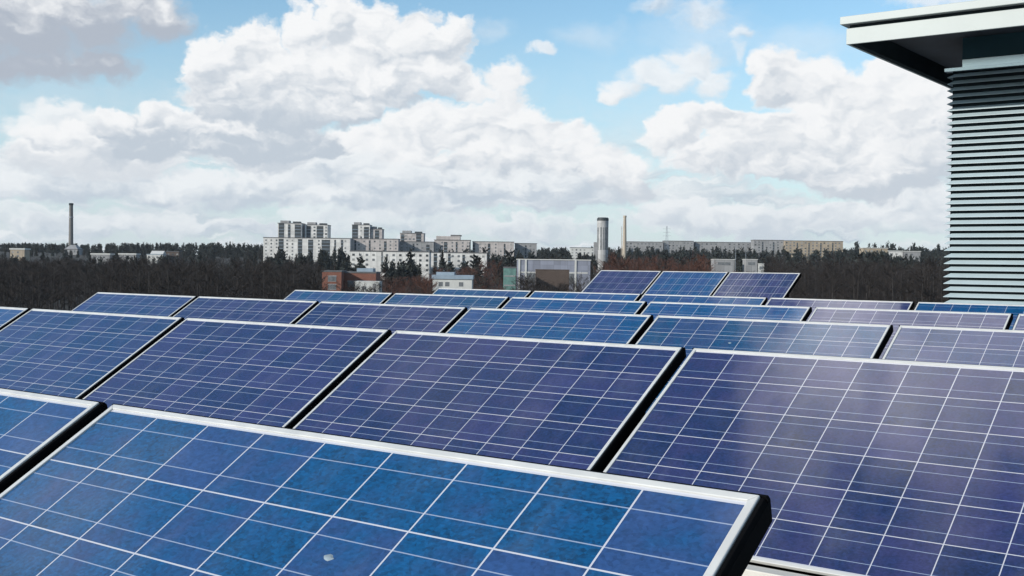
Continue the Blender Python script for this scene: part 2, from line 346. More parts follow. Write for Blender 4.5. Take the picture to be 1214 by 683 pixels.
# ------------------------------------------------------------------ object helpers
def tag(o, label=None, cat=None, group=None, kind=None):
    for k, v in (('label', label), ('category', cat), ('group', group), ('kind', kind)):
        if v: o[k] = v
    return o
def empty(name, loc, rz=0):
    o = bpy.data.objects.new(name, None); o.location = loc; o.rotation_euler.z = rz; o.empty_display_size = .2; COL.objects.link(o); return o
class MB:
    """collects faces and links them as one mesh object"""
    def __init__(s): s.v = []; s.f = []; s.uv = None; s.mi = []
    def face(s, pts, mi=0):
        i = len(s.v); s.v += [tuple(q) for q in pts]; s.f.append(tuple(range(i, i+len(pts)))); s.mi.append(mi)
    def hexa(s, q, mi=0):          # 8 corners: bottom ring then top ring
        i = len(s.v); s.v += [tuple(k) for k in q]
        for f in ((3, 2, 1, 0), (4, 5, 6, 7), (0, 1, 5, 4), (1, 2, 6, 5), (2, 3, 7, 6), (3, 0, 4, 7)):
            s.f.append(tuple(i+k for k in f)); s.mi.append(mi)
    def box(s, x0, x1, y0, y1, z0, z1, mi=0):
        s.hexa([(x0, y0, z0), (x1, y0, z0), (x1, y1, z0), (x0, y1, z0), (x0, y0, z1), (x1, y0, z1), (x1, y1, z1), (x0, y1, z1)], mi)
    def tube(s, a, b, ra, rb, n=6, mi=0):
        a, b = Vector(a), Vector(b); d = (b-a).normalized(); x = d.orthogonal().normalized(); y = d.cross(x)
        i = len(s.v)
        for c, r in ((a, ra), (b, rb)):
            for k in range(n):
                t = 2*math.pi*k/n; s.v.append(tuple(c + x*(r*math.cos(t)) + y*(r*math.sin(t))))
        for k in range(n):
            s.f.append((i+k, i+(k+1) % n, i+n+(k+1) % n, i+n+k)); s.mi.append(mi)
        s.f.append(tuple(i+n+k for k in range(n))); s.mi.append(mi)
        s.f.append(tuple(i+k for k in reversed(range(n)))); s.mi.append(mi)
    def mesh(s, name, mats):
        me = bpy.data.meshes.new(name); me.from_pydata(s.v, [], s.f)
        for m in (mats if isinstance(mats, (list, tuple)) else [mats]): me.materials.append(m)
        if any(s.mi): me.polygons.foreach_set('material_index', s.mi)
        me.update(); return me
    def build(s, name, mats, parent=None, loc=None):
        o = bpy.data.objects.new(name, s.mesh(name, mats)); COL.objects.link(o)
        if parent: o.parent = parent
        if loc: o.location = loc
        return o
def bevel(o, wd, seg=2):
    b = o.modifiers.new('bevel', 'BEVEL'); b.width = wd; b.segments = seg; b.limit_method = 'ANGLE'; return o
def copy_tree(o, parent=None):
    c = o.copy(); COL.objects.link(c)
    if parent: c.parent = parent
    for ch in list(o.children): copy_tree(ch, c)
    return c

# ------------------------------------------------------------------ terrain
def ground_z(x, y):
    D = math.hypot(x, y)
    t = min(1, max(0, (D-430)/950)); t = t*t*(3-2*t)
    n = math.sin(x*.006+1)*math.cos(y*.0047)*1.8 + math.sin(x*.017+y*.011)*.7
    return 23.5*t + n*min(1, D/500)*.8 - min(12, max(0, D-1700)*.01)
g = MB(); rings = [0, 20, 45, 80, 120, 170, 230, 300, 380, 460, 540, 630, 730, 840, 960, 1090, 1240, 1420, 1650, 2000, 2600, 3600, 5500, 9000]; NA = 96
for i, r_ in enumerate(rings):
    for k in range(NA):
        a = 2*math.pi*k/NA; x, y = r_*math.cos(a), r_*math.sin(a); g.v.append((x, y, ground_z(x, y)))
for i in range(len(rings)-1):
    for k in range(NA):
        g.f.append((i*NA+k, (i+1)*NA+k, (i+1)*NA+(k+1) % NA, i*NA+(k+1) % NA)); g.mi.append(0)
go = g.build('ground', MAT['ground']); tag(go, 'dark spring woodland floor rising to a far ridge', 'ground', kind='structure')
for q in go.data.polygons: q.use_smooth = True

# ------------------------------------------------------------------ the flat roof everything near stands on
ROOF_Z = CAM_Z - .95
b = MB(); b.box(-10.6, 12, -6, 19.5, 0, ROOF_Z); b.build('flat_roof', MAT['roof']); tag(bpy.data.objects['flat_roof'], 'pale flat roof carrying the rows of solar panels', 'roof', kind='structure')

# ------------------------------------------------------------------ solar panels
TILT = 0.5516; ST, CT = math.sin(TILT), math.cos(TILT)
Z_TOP = CAM_Z - .2985
def make_panel(nu, nv, frame_w, frame_h):
    """panel with its parts; the empty stands on the roof under the middle of the lower edge"""
    W, H = frame_w, frame_h
    z_bot = Z_TOP - PV_H*ST - ROOF_Z                 # height of the lower edge over the roof
    def P(u, v, n): return (u-W/2, (H-v)*CT - n*ST, z_bot + (H-v)*ST + n*CT)
    root = empty('solar_panel', (0, 0, 0))
    # aluminium frame: four bars, mitred, 9 mm proud lip then a dark side wall below
    fr = MB()
    L = LIPW; o = [(0, 0), (W, 0), (W, H), (0, H)]; i_ = [(L, L), (W-L, L), (W-L, H-L), (L, H-L)]
    for k in range(4):
        a, bb = o[k], o[(k+1) % 4]; c, dd = i_[(k+1) % 4], i_[k]
        fr.hexa([P(*a, -.012), P(*bb, -.012), P(*c, -.012), P(*dd, -.012), P(*a, 0), P(*bb, 0), P(*c, 0), P(*dd, 0)])
    f = bevel(fr.build('frame', MAT['alu'], root), .0016, 2)
    # glass laminate with the cells
    s = MB(); gl = .004
    q = [(gl, gl), (W-gl, gl), (W-gl, H-gl), (gl, H-gl)]
    s.face([P(*k, -.0035) for k in (q[3], q[2], q[1], q[0])])
    s.face([P(*k, -.0095) for k in q])
    for k in range(4):
        a, bb = q[k], q[(k+1) % 4]; s.face([P(*bb, -.0095), P(*a, -.0095), P(*a, -.0035), P(*bb, -.0035)][::-1])
    me = s.mesh('solar_cells', MAT['cells'])
    mu, mv = (W-nu*CELL)/2, (H-nv*CELL)/2
    ul = me.uv_layers.new(name='cells')
    uvs = {}
    for k, (uu, vv) in enumerate((q[3], q[2], q[1], q[0])): uvs[k] = ((uu-mu)/CELL, (vv-mv)/CELL)
    for li, lp in enumerate(me.loops): ul.data[li].uv = uvs.get(lp.vertex_index, (-5, -5))
    so = bpy.data.objects.new('solar_cells', me); COL.objects.link(so); so.parent = root
    so['cells_across'] = float(nu); so['cells_down'] = float(nv); so['bars_upright'] = 1.0 if nv > nu else 0.0
    # black mounting tray, a little wider than the frame, with the shallow walls one sees at the row's end
    t = MB(); e, dpt = .009, .043
    for (u0, u1, v0, v1) in ((-e, .004, -e, H+.002), (W-.004, W+e, -e, H+.002), (.004, W-.004, -e, -.001)):
        t.hexa([P(u0, v1, -dpt), P(u1, v1, -dpt), P(u1, v0+.010, -dpt), P(u0, v0+.010, -dpt), P(u0, v1, -.0125), P(u1, v1, -.0125), P(u1, v0, -.0125), P(u0, v0, -.0125)])
    t.hexa([P(-e, -.001, -.0124), P(W+e, -.001, -.0124), P(W+e, -e, -.0124), P(-e, -e, -.0124), P(-e, -.001, -.002), P(W+e, -.001, -.002), P(W+e, -e+.003, -.004), P(-e, -e+.003, -.004)])
    t.hexa([P(W+.0012, H, -.0124), P(W+e, H, -.0124), P(W+e, .001, -.0124), P(W+.0012, .001, -.0124), P(W+.0012, H, -.003), P(W+e-.003, H, -.005), P(W+e-.003, .001, -.005), P(W+.0012, .001, -.003)])
    t.box(-W/2+.006, W/2-.006, .004, H*CT-.02, z_bot-.062, z_bot-.054)           # inner floor of the tray
    bevel(t.build('mounting_tray', MAT['black'], root), .002, 2)
    # two triangular supports and the wind plate at the back
    for ux in (.22*W, .78*W):
        k = MB(); x = ux-W/2; y1 = H*CT-.03
        k.hexa([(x-.02, .03, 0), (x+.02, .03, 0), (x+.02, y1, 0), (x-.02, y1, 0),
                (x-.02, .03, z_bot-.064), (x+.02, .03, z_bot-.064), (x+.02, y1, z_bot+y1/CT*ST-.10), (x-.02, y1, z_bot+y1/CT*ST-.10)])
        k.build('support', MAT['black'], root)
    k = MB(); y1 = H*CT+.01; zt = z_bot+H*ST-.045
    k.hexa([(-W/2+.14, y1-.03, .02), (W/2-.14, y1-.03, .02), (W/2-.14, y1-.027, .02), (-W/2+.14, y1-.027, .02), (-W/2+.14, y1-.034, zt-.02), (W/2-.14, y1-.034, zt-.02), (W/2-.14, y1-.031, zt-.02), (-W/2+.14, y1-.031, zt-.02)])
    k.build('wind_plate', MAT['black'], root)
    # pale rail along the lower edge
    k = MB(); k.box(-W/2-.02, W/2+.02, -.060, -.006, .003, z_bot-.013)
    bevel(k.build('front_rail', MAT['rail'], root), .003, 2)
    return root
GAP = .052; PW = 1.4524; STEP = PW+GAP
wide = make_panel(9, 6, PW, PV_H); tall = make_panel(6, 9, .985, 1.46)
BLUE, VIO, MID, CYAN = (.0010, .095, .265), (.013, .036, .132), (.006, .050, .168), (.0012, .080, .205)
GRP = 'tilted blue solar panels in rows on the roof'
used = {id(wide): False, id(tall): False}
def put(proto, xl, ytop, W, H, tint, label):
    o = proto if not used[id(proto)] else copy_tree(proto); used[id(proto)] = True
    o.location = (xl+W/2, ytop-H*CT, ROOF_Z)
    tag(o, label, 'solar panel', GRP)
    for c in o.children:
        if c.name.startswith('solar_cells'):
            k = rng.uniform(.93, 1.07); c.color = (tint[0]*k, tint[1]*k, tint[2]*k, 1)
    return o
X0 = -9.615
rowsY = [1.4075, 3.8243, 6.2621, 8.6938, 11.0666]
ROWS = {
 'A': (rowsY[0], -2.107, [(-1, BLUE, 'bright blue foreground panel cut off by the left edge of the photo'),
                          (0, BLUE, 'largest foreground panel, deep blue, its black right end free beside the wide violet panel')]),
 'B': (rowsY[1], -2.052, [(-4, BLUE, 'sliver of blue panel at the left edge beneath the dark woods'),
                          (-3, MID, 'second row panel at far left, violet above and bright blue near its lower edge'),
                          (-2, VIO, 'violet blue second row panel above the gap between the two foreground panels'),
                          (-1, VIO, 'violet blue second row panel in the photo centre, right above the largest foreground panel'),
                          (0, VIO, 'big hazy violet panel filling the lower right with a pale sheen')]),
 'C': (rowsY[2], -9.630, [(0, MID, 'third row end panel at the left, its corner against the dark woods'),
                          (1, VIO, 'third row panel next to the left end panel, directly below dark woods'),
                          (2, VIO, 'indigo third row panel in front of the blue panel under the brick building'),
                          (3, BLUE, 'clear blue third row panel just left of the picture centre line gap'),
                          (4, CYAN, 'blue third row panel with a small white speck, right of centre'),
                          (5, MID, 'greyish blue third row panel cut off by the right edge')]),
 'D': (rowsY[3], -9.607, [(0, CYAN, 'fourth row end panel at the left, below the red brick building'),
                          (1, CYAN, 'narrow looking fourth row panel below the low white house'),
                          (2, BLUE, 'fourth row panel below the long blue grey hall'),
                          (3, BLUE, 'fourth row panel below the taller upright panels'),
                          (4, VIO, 'pale violet fourth row panel left of the louvred wall'),
                          (5, MID, 'corner of a fourth row panel at the right edge')]),
 'E': (rowsY[4], -9.5736, [(0, CYAN, 'thin looking fifth row end panel below the low white house'),
                          (1, BLUE, 'fifth row panel at the foot of the leftmost upright panel'),
                          (2, BLUE, 'fifth row panel at the foot of the middle and right upright panels'),
                          (3, VIO, 'fifth row panel below the bare dark woods, pale violet'),
                          (4, BLUE, 'dark blue fifth row panel along the foot of the louvred wall')]),
}
for key, (yt, xs, items) in ROWS.items():
    for idx, tint, label in items:
        put(wide, xs+idx*STEP, yt, PW, PV_H, tint, label)
TOPY = 14.002-.02
for idx, (tint, label) in enumerate(((VIO, 'leftmost of three upright panels on the last row, violet'), (BLUE, 'middle of three upright panels on the last row, blue'),
                                     (VIO, 'rightmost of three upright panels on the last row, violet with free right edge'))):
    o = put(tall, -9.02+idx*1.0197, TOPY, .985, 1.46, tint, label)
# a bird dropping on the foreground panel
def on_panel(x, y, yt):
    q = ray(x, y); n = Vector((0, -ST, CT)); p0 = Vector((0, yt, Z_TOP-CAM_Z)); k = p0.dot(n)/q.dot(n)
    return q*k + Vector((0, 0, CAM_Z)), n
for (x, y, yt, r_, lab) in ((388, 659, rowsY[0], .0085, 'small grey white bird dropping on the largest foreground panel'),
                            (865, 406, rowsY[2], .008, 'tiny white bird dropping on a blue third row panel')):
    q, n = on_panel(x, y, yt); m_ = MB(); N = 11
    ex = Vector((1, 0, 0)); ey = n.cross(ex)
    rim = []
    for k in range(N):
        a = 2*math.pi*k/N; rr = r_*(.75+.5*rng.random()); rim.append(ex*(rr*1.25*math.cos(a)) + ey*(rr*.8*math.sin(a)))
    for k in range(N):
        a, c = rim[k], rim[(k+1) % N]
        m_.face([n*.0012, a*.55+n*.001, c*.55+n*.001]); m_.face([a*.55+n*.001, a, c, c*.55+n*.001])
    tag(m_.build('bird_dropping', MAT['guano'], loc=q - n*.0034), lab, 'bird dropping')

# ------------------------------------------------------------------ louvred plant room on the right
YW = 13.5; XW = -4.06; PITCHZ = .0757
pr = empty('plant_room', (XW+3, YW+2, ROOF_Z)); tag(pr, 'pale louvred rooftop plant room with a wide flat overhanging roof', 'building')
def pbox(name, mat, bx, bev=0):
    m_ = MB()
    for q in bx: m_.box(*q)
    o = m_.build(name, mat, pr); o.matrix_parent_inverse = Matrix.Translation((-(XW+3), -(YW+2), -ROOF_Z))
    if bev: bevel(o, bev)
    return o
SOF = CAM_Z + 2.44
XE, YE, XR, YB = -4.735, YW-1.345, 4.0, YW+5.6
pbox('wall', MAT['dark'], [(XW+.042, XR-.6, YW+.068, YB-.8, ROOF_Z, CAM_Z+2.27)])  # near-black so the shade in the louvre gaps comes from its colour
lv = MB(); z = ROOF_Z+.12; zt = CAM_Z+2.262
while z < zt-.03:
    yo, yi, h = YW, YW+.062, .046
    # front blades
    lv.hexa([(XW, yo, z), (XR-.6, yo, z), (XR-.6, yi, z+h-.004), (XW+.062, yi, z+h-.004), (XW, yo, z+.006), (XR-.6, yo, z+.006), (XR-.6, yi, z+h), (XW+.062, yi, z+h)])
    # blades of the left side, meeting at the mitre
    lv.hexa([(XW, YB-.8, z), (XW, yo, z), (XW+.062, yi, z+h-.004), (XW+.062, YB-.8, z+h-.004), (XW, YB-.8, z+.006), (XW, yo, z+.006), (XW+.062, yi, z+h), (XW+.062, YB-.8, z+h)])
    z += PITCHZ
lo = lv.build('louvres', MAT['slat'], pr); lo.matrix_parent_inverse = Matrix.Translation((-(XW+3), -(YW+2), -ROOF_Z))
fl = MB(); za, zb = CAM_Z+2.30, SOF-.05
fl.hexa([(XW+.16, YW+.012, za), (XR-.6, YW+.012, za), (XR-.6, YW+.066, za), (XW+.16, YW+.066, za), (XW+.16, YW+.006, zb), (XR-.6, YW+.006, zb), (XR-.6, YW+.066, zb), (XW+.16, YW+.066, zb)])
za, zb = CAM_Z+2.262, CAM_Z+2.298
fl.hexa([(XW-.02, YW-.047, za), (XR-.6, YW-.047, za), (XR-.6, YW+.064, za), (XW-.02, YW+.064, za), (XW-.02, YW-.05, zb), (XR-.6, YW-.05, zb), (XR-.6, YW+.064, zb), (XW-.02, YW+.064, zb)])
flo = fl.build('flashing', MAT['flash'], pr); flo.matrix_parent_inverse = Matrix.Translation((-(XW+3), -(YW+2), -ROOF_Z))
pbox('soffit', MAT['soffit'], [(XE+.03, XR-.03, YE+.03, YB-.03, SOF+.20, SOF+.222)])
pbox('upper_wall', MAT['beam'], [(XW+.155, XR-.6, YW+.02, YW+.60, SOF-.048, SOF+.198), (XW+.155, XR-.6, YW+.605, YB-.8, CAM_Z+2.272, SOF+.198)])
pbox('fascia', MAT['fascia'], [(XE, XR, YE, YE+.028, SOF-.006, SOF+.165), (XE, XE+.028, YE+.0285, YB, SOF-.006, SOF+.165), (XE, XR, YB+.001, YB+.028, SOF-.006, SOF+.165)], .004)
pbox('fascia_shade_strip', MAT['dark'], [(XE+.0285, XE+.10, YE+.0295, YB-.001, SOF-.003, SOF+.198), (XE+.1005, XR-.03, YE+.0295, YE+.06, SOF-.001, SOF+.198)])  # added dark strips; shade inside the eave is put into their colour
pbox('roof_cap', MAT['fascia'], [(XE-.055, XR+.05, YE-.05, YE+.30, SOF+.205, SOF+.29), (XE-.055, XE+.30, YE+.301, YB+.05, SOF+.205, SOF+.29)], .006)
pbox('roof', MAT['roofing'], [(XE+.035, XR-.035, YE+.035, YB-.035, SOF+.224, SOF+.26)])

# ------------------------------------------------------------------ the town behind
def base_under(x, D):
    q = at(x, 314, D); return Vector((q.x, q.y, ground_z(q.x, q.y)))
HEAD = math.atan2(-CR.y, CR.x)
def block(name, x0, x1, ytop, D, depth, wall, label, cat='apartment block', roofm='roofing', storey=2.9, cols=(), win=None, turn=0.0, group=None, over=.3, parapet=.5, step=0, winmat='glass', lowz=None):
    """a building seen between x0 and x1 with its roof at ytop; local x runs across the view, y away, z up"""
    xm = (x0+x1)/2; bs = base_under(xm, D); bs.z -= .6
    wd = (x1-x0)/FPX*D; top = at(xm, ytop, D).z - bs.z
    root = empty(name, bs, -HEAD + turn); tag(root, label, cat, group)
    m_ = MB(); m_.box(-wd/2, wd/2, 0, depth, 0, top); bevel(m_.build('wall', MAT[wall], root), .05, 1)
    r_ = MB(); r_.box(-wd/2-over, wd/2+over, -over, depth+over, top+.003, top+parapet); rf = r_.build('roof', MAT[roofm], root)
    bays = []
    for (cx0, cx1, cy0, cy1) in cols:     # flat dark slabs for balcony stacks, recess shade put into their colour, given in the photograph
        a, c = (cx0-xm)/FPX*D, (cx1-xm)/FPX*D
        z1 = at(xm, cy0, D).z-bs.z; z0 = max(.5, at(xm, cy1, D).z-bs.z)
        k = MB(); zz = z0
        k.box(a, c, -.06, .04, z0, z1)
        o = k.build('balcony_stack', MAT['recess'], root); bays.append((a, c))
        k = MB(); zz = z0+.1
        while zz < z1-1.2:
            k.box(a+.1, c-.1, -.5, -.065, zz, zz+.35); zz += storey
        k.build('balcony_rail', MAT['bluer'], o)
    if win:
        wx, wz, sx = win; n = 0
        me = None; zz = top-storey*.92
        zmin = max(0.8, lowz if lowz is not None else top-30)
        while zz > zmin:
            xx = -wd/2+sx*.5
            while xx < wd/2-sx*.3:
                if not any(a-wx*.7 < xx < c+wx*.7 for a, c in bays) and n < 95:
                    if me is None:
                        k = MB(); k.box(-wx/2, wx/2, -.05, .05, 0, wz); me = [k.mesh('window', MAT[q]) for q in (winmat, winmat, 'recess', 'curtain')]
                    if rng.random() < .1: xx += sx; continue
                    o = bpy.data.objects.new('window', rng.choice(me)); COL.objects.link(o); o.parent = root; o.location = (xx, 0, zz); n += 1
                xx += sx
            zz -= storey
    return root, wd, top
def roof_box(root, x0, x1, z0, z1, y0, y1, mat, name='roof_hut'):
    m_ = MB(); m_.box(x0, x1, y0, y1, z0, z1); return m_.build(name, MAT[mat], root)

GA = 'white apartment blocks on the ridge'
# tall towers behind, then the long slabs
block('tower_block', 329, 357, 265, 1010, 18, 'white_wall', 'twin topped pale tower rising behind the left end of the long white slab', cat='tower block', group=GA, cols=[(330, 336.5, 265, 300), (341, 344, 266, 300), (349, 356.5, 266, 300)], win=(1.8, 1.5, 3.4))
block('tower_block', 361, 388, 267, 1015, 18, 'white_wall', 'pale tower second from left, right behind the long white slab', cat='tower block', group=GA, cols=[(363, 368, 268, 300), (375, 383, 268, 300)], win=(1.8, 1.5, 3.4))
block('tower_block', 417, 438, 267, 1010, 16, 'white_wall', 'darker tall tower with stepped top, third tower from the left', cat='tower block', group=GA, cols=[(417, 424, 267, 300), (431, 437, 269, 300)], win=(1.6, 1.5, 3.2))
block('tower_block', 438.6, 452.5, 272, 1012, 16, 'pink_wall', 'slim lower tower joined to the right of the third tower', cat='tower block', group=GA, cols=[(444, 449, 273, 300)], win=(1.4, 1.4, 3))
block('tower_block', 474, 502, 277, 1005, 16, 'pink_wall', 'squat pinkish tower in the middle of the apartment skyline', cat='tower block', group=GA, cols=[(475, 479, 278, 300), (493, 499, 276, 300)], win=(1.7, 1.5, 3.4))
block('apartment_block', 312, 415, 282.5, 960, 14, 'white_wall', 'longest white slab block at the left of the ridge, dark balcony stacks', group=GA,
      cols=[(330, 336, 283.5, 312), (353, 358, 283.5, 312), (365, 371, 284, 312), (381, 391, 284, 312), (396, 398, 284, 312), (404, 406.5, 284, 312)], win=(1.4, 1.3, 4.4))
block('apartment_block', 416, 472, 283.5, 968, 14, 'pink_wall', 'pale slab block under the third tower', group=GA, cols=[(420, 422, 285, 310), (437, 439, 285, 310), (455, 458, 286, 310)], win=(1.4, 1.3, 4.4))
block('apartment_block', 473, 514, 287, 980, 14, 'grey_wall', 'greyish slab block under the squat pinkish tower', group=GA, cols=[(489, 491, 289, 310), (505, 509, 290, 310)], win=(1.4, 1.3, 4.4))
r0, wd, tp = block('apartment_block', 514.6, 557, 285, 985, 15, 'pink_wall', 'pinkish slab block with a raised dark roof hut', group=GA, cols=[(526, 530, 287, 310), (540, 542, 287, 310), (556, 557, 287, 310)], win=(1.4, 1.3, 4.4))
roof_box(r0, -wd*.45, wd*.22, tp+.6, tp+3.6, 2, 12, 'pink_wall'); roof_box(r0, -wd*.05, wd*.25, tp+3.61, tp+4.8, 3, 10, 'roofing')
block('apartment_block', 560, 609, 287, 990, 15, 'pink_wall', 'long low pinkish slab block near the right end of the ridge', group=GA, cols=[(560, 563, 288, 310), (578, 581, 289, 310), (597, 599, 289, 310)], win=(1.4, 1.3, 4.4))
block('apartment_block', 610, 636, 289, 1000, 15, 'grey_wall', 'grey end slab block at the right end of the ridge', group=GA, cols=[(622, 624, 291, 310)], win=(1.5, 1.3, 3.0))
for t_ in [o for o in COL.objects if o.name.startswith('tower_block')]:
    wb = next(c for c in t_.children if c.name.startswith('wall')); W_, T_ = wb.data.vertices[1].co.x, max(v.co.z for v in wb.data.vertices)
    roof_box(t_, -W_*.85, -W_*.1, T_+.5, T_+2.6, 3, 11, 'grey_wall'); roof_box(t_, W_*.2, W_*.8, T_+.5, T_+1.9, 4, 11, 'recess')
GB = 'white lower apartment blocks in front of the ridge'
block('apartment_block', 415, 509, 298.5, 690, 12, 'white_wall', 'long white lower block in front of the ridge, half hidden by spruces', group=GB, win=(1.5, 1.3, 4.0), cols=[(452, 453.5, 299, 322)])
block('apartment_block', 511, 577, 300, 715, 12, 'white_wall', 'white lower block in front of the pinkish slabs, its foot hidden by trees', group=GB, win=(1.5, 1.3, 3.8), cols=[(514, 518, 301, 322), (531, 534, 301, 322), (548, 551, 302, 322)])
# right hand blocks on the skyline
GC = 'pale slab blocks on the right skyline'
block('apartment_block', 741, 786, 287, 1250, 14, 'grey_wall', 'grey skyline slab right of the cream chimney', group=GC, win=(1.6, 1.4, 4))
block('apartment_block', 787, 822, 286, 1255, 14, 'grey_wall', 'grey skyline slab behind the lattice mast', group=GC, win=(1.6, 1.4, 4))
block('apartment_block', 824, 892, 287.5, 1260, 14, 'grey_wall', 'long grey skyline slab left of the beige blocks', group=GC, win=(1.8, 1.4, 5))
block('apartment_block', 893, 929, 285, 1230, 14, 'grey_wall', 'pale grey skyline slab joined to the beige block', group=GC, cols=[(903, 904.5, 287, 303), (916, 917.5, 287, 303)], win=(1.8, 1.4, 4))
block('apartment_block', 930, 999, 286, 1225, 14, 'beige_wall', 'long beige skyline slab left of the bare woods', group=GC, cols=[(944, 945.5, 288, 303), (958, 959.5, 288, 303), (972, 973.5, 288, 303), (986, 987.5, 288, 303)], win=(1.8, 1.4, 4))
block('apartment_block', 676, 706, 294, 1150, 12, 'pale_wall', 'low pale block left of the round tower', win=(1.6, 1.3, 4))
# nearer commercial buildings in the middle
r0, wd, tp = block('brick_building', 382, 405, 322.5, 360, 10, 'brick', 'small red brick building with a glazed bay at the edge of the woods', cat='building', over=.1)
for a, c, z0, z1 in ((-1.2, 1.4, tp-3.0, tp-1.1), (-1.2, 1.4, tp-5.6, tp-3.7)):
    m_ = MB(); m_.box(a, c, -.06, .05, z0, z1); wo_ = m_.build('window', MAT['glass'], r0); m_ = MB(); m_.box(a-.1, c+.1, -.09, -.062, z1-.25, z1); m_.box(a-.1, c+.1, -.09, -.062, z0, z0+.15); m_.build('frame', MAT['grey_wall'], wo_)
r0, wd, tp = block('brick_building', 405.5, 446, 324, 366, 12, 'brick', 'wider red brick building with dark windows behind the white shed', cat='building', over=.1)
for a in (-3.6, 1.0):
    m_ = MB(); m_.box(a, a+3.2, -.06, .05, tp-4.4, tp-2.4); wo_ = m_.build('window', MAT['glass'], r0); m_ = MB(); m_.box(a-.1, a+3.3, -.09, -.062, tp-2.65, tp-2.35); m_.build('frame', MAT['grey_wall'], wo_)
roof_box(r0, -1.0, 4.2, tp+.5, tp+1.6, 2, 9, 'bluer')
r0, wd, tp = block('white_shed', 421, 450, 334.5, 330, 7, 'pale_wall', 'low white shed in front of the brick buildings', cat='shed', roofm='pale_wall', over=.05, parapet=.25)
m_ = MB(); m_.box(-1.6, -.3, -.05, .05, tp-2.2, tp-1.2); m_.build('window', MAT['glass'], r0); m_ = MB(); m_.box(1.5, 2.5, -.05, .05, tp-3, tp-.6); m_.build('door', MAT['grey_wall'], r0)
r0, wd, tp = block('low_white_house', 513, 560, 331, 350, 9, 'pale_wall', 'low white house with a blue grey roof and dark windows', cat='house', roofm='bluer', over=.3, parapet=1.2)
for a in (-4.2, -2.2, 2.0):
    m_ = MB(); m_.box(a, a+1.3, -.05, .05, tp-2.2, tp-.9); m_.build('window', MAT['glass'], r0)
roof_box(r0, -5, .5, tp+1.21, tp+2.1, 1, 8, 'bluer', 'roof_ridge')
r0, wd, tp = block('green_glass_building', 597, 612, 318, 400, 10, 'green', 'narrow green glazed building beside the long hall', cat='building', over=.1)
for z_ in (tp-3, tp-6.2):
    m_ = MB(); m_.box(-wd/2+.3, wd/2-.3, -.08, .04, z_, z_+.5); m_.build('spandrel', MAT['grey_wall'], r0)
r0, wd, tp = block('long_hall', 613, 700, 308.5, 440, 18, 'blue_wall', 'long blue grey hall with white corner frame and dark glazing below', cat='hall', roofm='pale_wall', over=.25, parapet=.35)
for a in (-wd/2+.5, -wd/2+3.0, wd/2-6):
    m_ = MB(); m_.box(a, a+.7, -.3, .05, 0, tp); m_.build('pillar', MAT['pale_wall'], r0)
m_ = MB(); m_.box(-wd/2+4.0, wd/2-6.4, -.10, .05, tp-9, tp-5.0); m_.build('glazing', MAT['glass'], r0)
m_ = MB(); m_.box(-wd/2+1.3, wd/2-1, -.14, .05, tp-5.0, tp-4.5); m_.build('canopy', MAT['pale_wall'], r0)
block('brown_annex', 635.5, 675, 320.5, 415, 10, 'brown', 'dark brown box shaped annex in front of the long hall', cat='building', over=.1, parapet=.3, roofm='brown')
GD = 'pale low sheds among the trees behind the upright panels'
for x0, x1, yt, lab in ((846, 871, 308, 'grey white shed among trees, left one behind the right upright panel'), (884, 898, 308, 'grey white shed among trees, middle one behind the right upright panel'), (899, 906, 313, 'small white hut right of the two grey sheds')):
    r0, wd, tp = block('low_shed', x0, x1, yt, 520, 7, 'grey_wall' if x0 < 899 else 'pale_wall', lab, cat='shed', roofm='pale_wall', group=GD, over=.2, parapet=.3)
    m_ = MB(); m_.box(-wd*.3, wd*.3, -.05, .05, tp-2.4, tp-1.1); m_.build('window', MAT['glass'], r0)
GE = 'pale houses along the right woods'
for x0, x1, yt, wl, lab in ((1023, 1052, 294.5, 'beige_wall', 'low pinkish beige row house below the right skyline trees'), (1052.5, 1070, 298, 'white_wall', 'white block standing in the right hand woods'), (1071, 1091, 298.5, 'grey_wall', 'grey pale roofed house right of the white block')):
    block('row_house', x0, x1, yt, 820, 9, wl, lab, cat='house', roofm='pale_wall', group=GE, win=(1.5, 1.3, 4), over=.4)
GF = 'pale houses in the left woods'
for x0, x1, yt, wl, lab in ((12, 29, 296, 'beige_wall', 'brownish house with a bright flat roof at the far left'), (108, 130, 302, 'grey_wall', 'low house with pale flat roof right of the smokestack'), (141, 161, 302, 'grey_wall', 'low pale roofed house between two others in the left woods')):
    block('far_house', x0, x1, yt, 900, 10, wl, lab, cat='house', roofm='pale_wall', group=GF, win=(1.5, 1.3, 4), over=.5, parapet=1.1)
r0, wd, tp = block('gabled_house', 174, 193, 302, 880, 9, 'pale_wall', 'white gabled house with dark windows in the left woods', cat='house', roofm='bluer', win=(1.5, 1.5, 3.2), over=.3)
m_ = MB(); m_.hexa([(-wd*.3, .2, tp+.51), (wd*.5, .2, tp+.51), (wd*.5, 9, tp+.51), (-wd*.3, 9, tp+.51), (-wd*.3, 4.4, tp+3), (wd*.5, 4.4, tp+3), (wd*.5, 4.8, tp+3), (-wd*.3, 4.8, tp+3)]); m_.build('gable', MAT['pale_wall'], r0)
block('rust_house', 197, 212, 298.5, 890, 9, 'brown', 'rust brown house beside the white gabled house', cat='house', win=(1.3, 1.3, 3.4))
